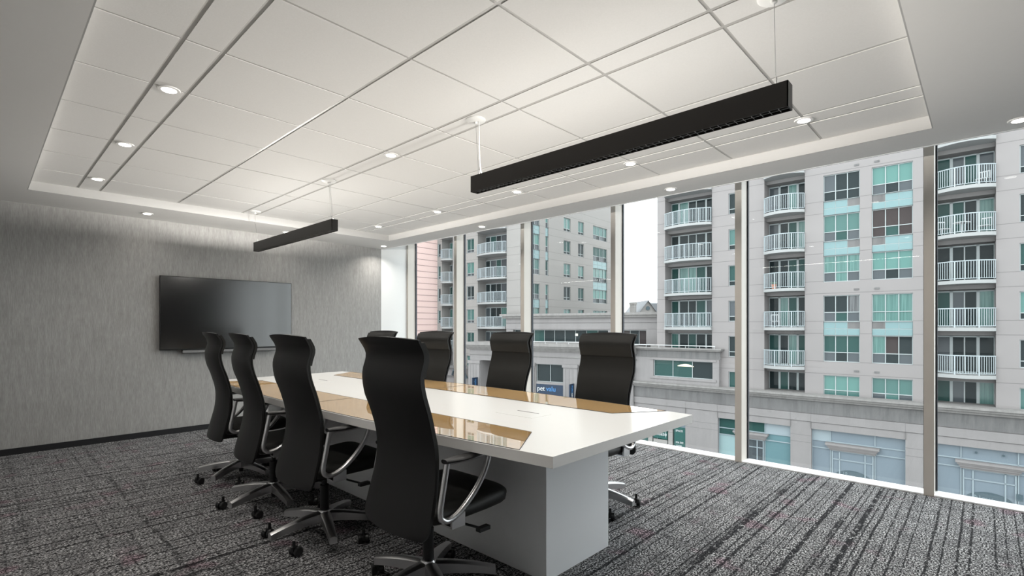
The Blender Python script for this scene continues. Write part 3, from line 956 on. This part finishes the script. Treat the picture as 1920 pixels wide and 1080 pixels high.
for (a, c), kd in zip(shops, (0, 1, 2, 3, 2, 3)):
    xs = shopfront(a, c, kd)
    if kd == 0: continue
    x0, x1 = xs[1] - .25, xs[2] + .25
    b = MB()
    for q, (dz, dy) in enumerate(((-6.26, -.62), (-6.36, -.54), (-6.48, -.46), (-6.60, -.36))):
        b.box(x0 + q * .07, x1 - q * .07, dy, -.16, dz - .12, dz)
    build('door_canopy', b, MT['stone'], pd)
    # door surround, leaf and arched window graphic
    b = MB(); l, r_ = xs[1] + .10, xs[2] - .10; y = -.24
    for s in (l, l + .40, r_ - .40, r_): b.box(s - .035, s + .035, y, y + .08, GZ + .02, -6.72)
    b.box(l, r_, y, y + .08, -7.33, -7.27); b.box(l, r_, y, y + .08, -6.80, -6.72)
    d = build('shop_door', b, MT['shopf'], pd)
    p = MB(); p.quad([(l, y + .05, GZ), (r_, y + .05, GZ), (r_, y + .05, -6.75), (l, y + .05, -6.75)], 0)
    link('pane', p.mesh('pane', [MT['greyp'] if kd == 1 else MT['shop']]), d)
    if kd in (2, 3) and a < 4:
        cx = (l + r_) / 2; hw = (r_ - l) / 2 - .02; n = 20; p = MB()
        arc = [(cx - hw * math.cos(PI * k / n), y + .035, -8.52 + .62 * math.sin(PI * k / n)) for k in range(n + 1)]
        p.quad([(cx - hw, y + .035, GZ + .05), (cx + hw, y + .035, GZ + .05)] + arc[::-1])
        g = link('window_graphic', p.mesh('window_graphic', MT['door_dark']), d)
        if kd == 2:
            text('lettering', '10', .26, MT['pale'], g, (cx - .52, y + .025, -8.22), (PI / 2, 0, 0))
            text('lettering', 'Minutes', .25, MT['pale'], g, (cx - .52, y + .025, -8.47), (PI / 2, 0, 0))
        else:
            text('lettering', 'Now', .38, MT['pale'], g, (cx - .62, y + .025, -8.40), (PI / 2, 0, 0))
# lease signs in the window left of the podium
def lease(s0, s1, z0, z1, lines, frame=False):
    b = MB(); b.box(s0, s1, -.30, -.27, z0, z1)
    o = build('lease_sign', b, MT['green'], pd)
    if frame:
        b = MB(); t_ = .03
        for q in ((s0 + .1, s0 + .1 + t_, z0 + .15, z1 - .05), (s1 - .1 - t_, s1 - .1, z0 + .15, z1 - .05)): b.box(q[0], q[1], -.31, -.30, q[2], q[3])
        b.box(s0 + .1, s1 - .1, -.31, -.30, z1 - .08, z1 - .05)
        build('sign_border', b, MT['white'], o)
    for (tx, sz, x, z) in lines: text('lettering', tx, sz, MT['white'], o, (x, -.315, z), (PI / 2, 0, 0), bold=.004)
lease(-18.72, -17.55, -7.70, -6.40, [('For', .42, -18.48, -7.02), ('Lease', .42, -18.52, -7.44)], True)
lease(-16.95, -16.08, -8.60, -6.60, [('SPACE', .20, -16.85, -6.95), ('416 363', .19, -16.85, -7.85), ('5500', .22, -16.80, -8.15)])
lease(-20.15, -19.2, -8.0, -7.30, [('LEASE', .22, -20.0, -7.62)])
b = MB()
for s in (-19.15, -17.45): b.box(s, s + .36, -.34, -.2, GZ, -5.5)
b.box(-18.72, -17.55, -.29, -.2, GZ, -7.78); build('window_blind', b, MT['conc2'], pd)
b = MB(); b.cyl(0, 0, 0, .05, .06, seg=12)
for s in (.45, 1.55): link('spot_fitting', b.mesh('spot_fitting', MT['door_dark']), pd, (s, -.22, -5.78), (PI / 2, 0, 0))
b = MB(); b.box(2.02, 2.28, -.52, -.45, -8.05, -7.70); build('wall_box', b, MT['door_dark'], pd)

# ---- bay with strip window on the podium roof
by = thing('roof_bay', 'small stone roof bay with lit strip window and white rail on top', 'building', (38.4, .83, 0), ANG)
b = MB(); A, C_ = -20.35, -13.50
facade(b, A, C_, -3.2, -.62, [(-18.67, -13.98, -2.72, -1.40, .2)], y=-.40)
b.box(A, A + .01, -.4, .5, -3.2, -.62); b.box(C_ - .01, C_, -.4, 0, -3.2, -.62); b.box(A, C_, -.40, 0, -.64, -.62)
b.box(-18.95, -13.7, -.46, -.40, -1.40, -1.24); b.box(-18.95, -13.7, -.46, -.40, -2.90, -2.72)
build('bay_wall', b, MT['stone'], by)
b = MB(); b.box(A - .1, C_ + .1, -.43, -.405, -1.20, -.66); build('bay_frieze', b, MT['stained'], by)
b = MB(); b.box(A - .15, C_ + .25, -.75, 0, -.50, -.40); b.box(A - .1, C_ + .15, -.6, 0, -.62, -.50); build('bay_cornice', b, MT['cap'], by)
window(by, -18.67, -2.72, 4.69, 1.32, 3, 0, ['dteal', 'dteal', 'dark'], [], y=-.25)
b = MB(); b.tube([(A, -.65, -.22), (C_ - .2, -.65, -.22)], .035, 8)
for k in range(7): b.cyl(A + .1 + k * 1.08, -.65, -.42, -.22, .02, seg=6)
build('roof_rail', b, MT['white'], by, autosm=True)
b = MB(); b.lathe([(.02, .12), (.30, .05), (.72, -.06), (.70, -.09), (.02, -.02)], seg=20)
lp = build('ceiling_lamp', b, mat('lit_shade', (.9, .8, .5), .6, emit=(1, .85, .5), es=.55), by, (-16.1, -.19, -1.72)); lp.scale = (1, .05, 1.5)

# ---- terrace wing beyond (shop with classical cornice) and link building
NA = math.radians(-78.7)
pv = thing('pet_shop_building', 'classical stone shop block with deep cornice and navy sign, behind the chairs', 'building', (37.01, 21.29, 0), NA)
b = MB()
facade(b, -16.6, .2, GZ, -1.5, [(-15.3, -11.0, GZ + .05, -2.06, 1.6), (-9.05, -6.25, GZ + .05, -2.18, .35), (-4.75, -.9, GZ + .05, -2.18, .35)], y=0)
b.quad([(-16.6, 0, GZ), (-16.6, 8, GZ), (-16.6, 8, -.3), (-16.6, 0, -.3)])
b.box(-16.62, .2, -.06, 0.2, -1.46, -1.02)
b.quad([(-15.3, 1.6, GZ), (-11, 1.6, GZ), (-11, 1.6, -2.06), (-15.3, 1.6, -2.06)])
for s0, s1 in ((-16.7, -15.35), (-10.9, -9.15), (-6.2, -4.85), (-.85, .2)):
    b.box(s0, s1, -.14, 0, GZ, -2.4); b.box(s0 - .08, s1 + .08, -.22, 0, -2.4, -2.1)
    for q in range(3): b.box(s0 + .2 + q * .35, s0 + .26 + q * .35, -.17, -.13, GZ, -2.5)
build('stone_wall', b, MT['stone'], pv)
b = MB()
for z0, z1, pr in ((-.55, -.30, .80), (-.72, -.55, .62), (-.88, -.72, .42), (-1.02, -.88, .22), (-1.52, -1.46, .1)):
    b.box(-16.65 - pr, .4, -pr, 4, z0, z1)
build('cornice', b, MT['cap'], pv)
b = MB(); b.tube([(-12.5, -.5, -.12), (.3, -.5, -.12)], .04, 8)
for k in range(12): b.cyl(-12.4 + k * 1.15, -.5, -.32, -.12, .025, seg=6)
build('roof_rail', b, MT['white'], pv, autosm=True)
window(pv, -9.05, -3.80, 2.80, 1.62, 2, 0, ['dark', 'dark'], [], y=.2, name='shop_window')
window(pv, -4.75, -3.80, 3.85, 1.62, 2, 0, ['dark', 'dark'], [], y=.2, name='shop_window')
window(pv, -9.05, GZ + .1, 2.80, 4.15, 2, 0, ['dteal', 'greyp'], [], y=.25, name='shop_window')
b = MB(); b.box(-9.05, -6.25, .06, .2, -5.0, -4.02); sg = build('shop_sign', b, MT['blue'], pv)
sg['label'] = 'navy sign reading pet valu in white and light blue'
text('lettering', 'pet', .62, MT['white'], sg, (-8.95, .04, -4.62), (PI / 2, 0, 0), bold=.006)
text('lettering', 'valu', .62, MT['tblue'], sg, (-8.00, .04, -4.62), (PI / 2, 0, 0), bold=.006)
b = MB(); b.box(-9.05, -6.25, .05, .2, -4.02, -3.82); build('sign_ledge', b, MT['stone'], pv)
for s in (-15.55, -5.15):
    b = MB(); b.box(s - .04, s + .04, -1.05, -.18, -5.25, -3.75); o = build('blade_sign', b, MT['blue'], pv)
    text('lettering', 'pet', .42, MT['white'], o, (s + .05, -.50, -5.10), (PI / 2, -PI / 2, PI / 2), bold=.006)
    text('lettering', 'valu', .42, MT['tblue'], o, (s + .05, -.50, -4.55), (PI / 2, -PI / 2, PI / 2), bold=.004)
    # mirrored side faces the window
    text('lettering', 'pet valu', .40, MT['tblue'], o, (s - .05, -.78, -3.85), (PI / 2, PI / 2, -PI / 2), bold=.006)

lk = thing('link_building', 'grey stone link block with flat cornice and dark glazing between the towers', 'building', (37.01, 21.29, 0), NA)
b = MB()
facade(b, -14.2, 2.0, -.4, 1.0, [(-13.4, -3.2, -.4, .92, .5), (-2.9, .4, -.4, .92, .5)], y=3.0)
b.box(-14.2, 2.0, 2.95, 3.3, 1.0, 1.56); b.box(-14.2, 2.0, 3.05, 3.3, 1.56, 1.61); b.box(-14.2, 2.0, 2.95, 3.3, 1.61, 2.08)
b.quad([(-14.2, 3, -.4), (-14.2, 9, -.4), (-14.2, 9, 2.1), (-14.2, 3, 2.1)])
b.box(.4, 1.6, 2.7, 3, -.4, 1.0)
build('stone_wall', b, MT['stone'], lk)
b = MB(); b.box(-14.7, 2.2, 2.45, 9, 2.28, 2.50); b.box(-14.5, 2.1, 2.65, 9, 2.08, 2.28); build('cornice', b, MT['cap'], lk)
window(lk, -13.4, -.4, 10.2, 1.32, 9, 0, ['dark', 'dark', 'dteal', 'dark', 'dark'], [], y=3.4)
window(lk, -2.9, -.4, 3.3, 1.32, 4, 0, ['dark', 'brown'], [], y=3.4)
b = MB(); b.box(-6.62, -6.35, 3.33, 3.36, .35, .58); build('light_panel', b, m_emit('lit_ceiling_panel', (1, .98, .9), 1.2), lk)

# ---- far tower: street face and side face
ft = thing('far_apartment_tower', 'second pale apartment tower farther up the street seen through the left windows', 'building', (38.4, .83, 0), ANG)
ex = Vector((math.cos(ANG), math.sin(ANG))); Y1 = 1.0
ops = []; SL = -33.91; SLL = -46.84
BL = [(-40.01, -35.75), (-46.0, -44.1)]
for a, c in BL: ops.append((a, c, GZ, 16.2, 1.4))
for t_ in T:
    ops += [(-41.79, -40.62, t_ - 1.65, t_ - .1), (-46.75, -46.25, t_ - 1.65, t_ - .1)]
b = MB(); facade(b, SLL - 6, SL, GZ, 20, ops, y=Y1)
# side face, perpendicular to the street
def side(mb, ops, d0, d1):
    tmp = MB(); facade(tmp, d0, d1, GZ, 20, ops)
    for f in tmp.f: mb.quad([(SL - tmp.v[i][1], Y1 + tmp.v[i][0], tmp.v[i][2]) for i in f])
BA = [(.9, 3.3), (4.3, 4.85), (14.0, 17.35)]; WS = [(7.74, 9.13), (10.69, 11.95)]
ops2 = []
for t_ in T:
    for a, c in BA: ops2.append((a, c, t_ - 1.72, t_ - .05))
    for a, c in WS: ops2.append((a, c, t_ - 1.60, t_ - .05))
def teal_rows(i): return [1, 2, 4] if i == 2 else [0, 1, 3]
for i, (a, c) in enumerate(BA):
    for k in teal_rows(i): ops2.append((a, c, T[k + 1] - .05, T[k] - 1.72))
side(b, ops2, 0, 18.9)
b.quad([(SLL - 6, Y1, 20), (SL, Y1, 20), (SL, Y1 + 18.9, 20), (SLL - 6, Y1 + 18.9, 20)])
b.quad([(SLL - 6, Y1 + 18.9, GZ), (SL, Y1 + 18.9, GZ), (SL, Y1 + 18.9, 20), (SLL - 6, Y1 + 18.9, 20)])
build('facade_wall', b, MT['conc2'], ft)
b = MB()
for a, c in BL: b.quad([(a, Y1 + 1.39, GZ), (c, Y1 + 1.39, GZ), (c, Y1 + 1.39, 16.2), (a, Y1 + 1.39, 16.2)])
build('recess_wall', b, MT['recess'], ft)
sh = link('street_side', None, ft, (0, Y1, 0))
COL.objects.unlink(sh); bpy.data.objects.remove(sh)
for i, (a, c) in enumerate(BL):
    for k, f in enumerate(FL):
        o = balcony(ft, a, f, c - a); o.location.y = Y1
        n0 = len(ft.children)
        balcony_door(ft, a, f, c - a, 2.16, 200 + 10 * i + k)
for o in ft.children:
    if o.name.split('.')[0] == 'balcony_door': o.location.y = Y1 + 1.25
for k, t_ in enumerate(T):
    window(ft, -41.79, t_ - 1.65, 1.17, 1.55, 2, .22, [['blind'], ['dteal'], ['curt'], ['dark']][k % 4], ['greyp'], y=Y1 + .1)
    window(ft, -46.75, t_ - 1.65, .5, 1.55, 1, .22, [['dteal'], ['dark']][k % 2], ['greyp'], y=Y1 + .1)
    for i, (a, c) in enumerate(BA):
        cols = 1 if i == 1 else (4 if i == 2 else 3)
        o = window(ft, 0, 0, c - a, 1.67, cols, .34, [['curt'], ['lblind'], ['blind'], ['dteal']][(k + i) % 4], ['greyp', 'dark'])
        o.location = (SL - .1, Y1 + a, t_ - 1.72); o.rotation_euler = (0, 0, PI / 2)
    for i, (a, c) in enumerate(WS):
        o = window(ft, 0, 0, c - a, 1.55, 2, .2, [['curt'], ['dteal'], ['blind'], ['dark']][(k + 2 * i) % 4], ['dark'])
        o.location = (SL - .1, Y1 + a, t_ - 1.60); o.rotation_euler = (0, 0, PI / 2)
for i, (a, c) in enumerate(BA):
    for k in teal_rows(i):
        h = T[k] - 1.72 - T[k + 1] + .05
        o = spandrel(ft, 0, 0, c - a, h, 1 if i == 1 else 3)
        o.location = (SL - .07, Y1 + a, T[k + 1] - .05); o.rotation_euler = (0, 0, PI / 2)

# ---- pink panelled building at the far left of the glass
pk = thing('pink_building', 'pink building with thin dark horizontal panel lines beside the first window', 'building', (37.6, 47.67, 0), math.radians(2.2))
b = MB(); b.box(-14, 0, 0, 14, GZ, 22); build('panel_wall', b, MT['pink'], pk)
# ---- low shop past the pet shop
ls = thing('low_shop_building', 'low grey shop with layered cornice seen beside the third window side chair', 'building', (37.01, 21.29, 0), NA)
b = MB(); b.box(-24, -17.8, 3.6, 8, GZ, -3.35); build('stone_wall', b, MT['stone'], ls)
b = MB()
for z0, z1, pr in ((-3.35, -3.1, .5), (-4.3, -4.2, .25), (-5.2, -5.1, .3)): b.box(-24.2, -17.8 , 3.6 - pr, 3.7, z0, z1)
build('cornice', b, MT['stained'], ls)
b = MB(); b.tube([(-21.5, 3.3, -4.1), (-21.2, 3.1, -3.6), (-20.4, 3.0, -3.5), (-19.6, 3.1, -3.9), (-19.4, 3.2, -4.4)], .12, 8); build('arched_awning', b, MT['door_dark'], ls)
# ---- gabled house far behind the link block
hs = thing('gabled_house', 'distant grey gabled house with round attic window above the link block', 'house', (82.2, 44.0, 0), math.radians(-43))
b = MB()
b.quad([(-2.4, 0, GZ), (2.4, 0, GZ), (2.4, 0, 2.8), (0, 0, 5.85), (-2.4, 0, 2.8)])
b.quad([(-2.4, 0, GZ), (-2.4, 9, GZ), (-2.4, 9, 2.8), (-2.4, 0, 2.8)]); b.quad([(2.4, 0, GZ), (2.4, 9, GZ), (2.4, 9, 2.8), (2.4, 0, 2.8)])
build('gable_wall', b, MT['conc2'], hs)
b = MB()
for s in (-1, 1):
    b.quad([(s * 2.7, -.3, 2.45), (0, -.3, 5.95), (0, 9, 5.95), (s * 2.7, 9, 2.45)]); b.quad([(s * 2.7, -.3, 2.30), (0, -.3, 5.80), (0, 9, 5.80), (s * 2.7, 9, 2.30)])
    b.quad([(s * 2.7, -.3, 2.45), (0, -.3, 5.95), (0, -.3, 5.80), (s * 2.7, -.3, 2.30)])
b.box(.2, 7, 3, 9, GZ, 5.6)
build('roof', b, MT['roof'], hs)
b = MB(); b.cyl(0, 0, 0, .06, .38, seg=18); build('round_window', b, MT['door_dark'], hs, (0, -.03, 4.5), (PI / 2, 0, 0))
ch = thing('chimney_stack', 'thin pale chimney against the white sky left of the gabled house', 'chimney', (80.5, 46.0, GZ))
b = MB(); b.box(-.42, .42, -.42, .42, 0, 14.5); b.box(-.5, .5, -.5, .5, 14.5, 14.9); build('stack', b, MT['conc2'], ch)

# ---- small furniture on the balconies
def patio_chair(parent_xy, label, m):
    r = thing('patio_chair', label, 'chair', group='patio chairs on the balconies')
    b = MB(); b.box(-.25, .25, -.25, .25, .40, .44); build('seat', b, m, r)
    b = MB()
    for k in range(5): b.box(-.25 + k * .115, -.21 + k * .115, .21, .24, .44, .88)
    b.box(-.25, .25, .21, .24, .84, .90); build('backrest', b, m, r)
    for sx in (-.24, .21):
        for sy in (-.24, .21):
            b = MB(); b.box(sx, sx + .03, sy, sy + .03, 0, .40); build('leg', b, m, r)
    return r
def on_tower(s, y, z):
    return Vector((38.4 + math.cos(ANG) * s - math.sin(ANG) * y, .83 + math.sin(ANG) * s + math.cos(ANG) * y, z + .001))
for s, y, z, rz, lb, m in ((-.95, .1, 6.48, .6, 'white patio chair on the left of the second right hand balcony', MT['white']),
        (.80, .2, 6.48, -.5, 'white patio chair on the right of the second right hand balcony', MT['white']),
        (.75, .3, 9.13, -.4, 'white patio chair on the topmost right hand balcony', MT['white']),
        (-9.85, .1, 1.20, .3, 'white patio chair on the middle column balcony with the lowest full view', MT['white'])):
    o = patio_chair(None, lb, m); o.location = on_tower(s, y, z); o.rotation_euler = (0, 0, ANG + rz)
t_ = thing('patio_table', 'round white patio table between two chairs on a right hand balcony', 'table', on_tower(-.15, .1, 6.48))
b = MB(); b.cyl(0, 0, .68, .72, .38); build('table_top', b, MT['white'], t_)
b = MB(); b.cyl(0, 0, 0, .68, .03); b.cyl(0, 0, 0, .03, .22); build('pedestal', b, MT['white'], t_)
t_ = thing('flower_pot', 'orange flower pot behind the rail of a middle column balcony', 'plant pot', on_tower(-9.9, 0, 3.85))
b = MB(); b.lathe([(.12, 0), (.19, .34), (.17, .34), (.15, .30)], seg=14); build('pot', b, mat('terracotta', (.42, .14, .06), .8), t_)
b = MB()
for k in range(14):
    a = k * 2.4; b.quad([(0, 0, .3), (.12 * math.cos(a), .12 * math.sin(a), .5), (.22 * math.cos(a + .3), .22 * math.sin(a + .3), .46 + .02 * (k % 3))])
build('foliage', b, mat('pot_leaves', (.05, .12, .05), .7), t_)
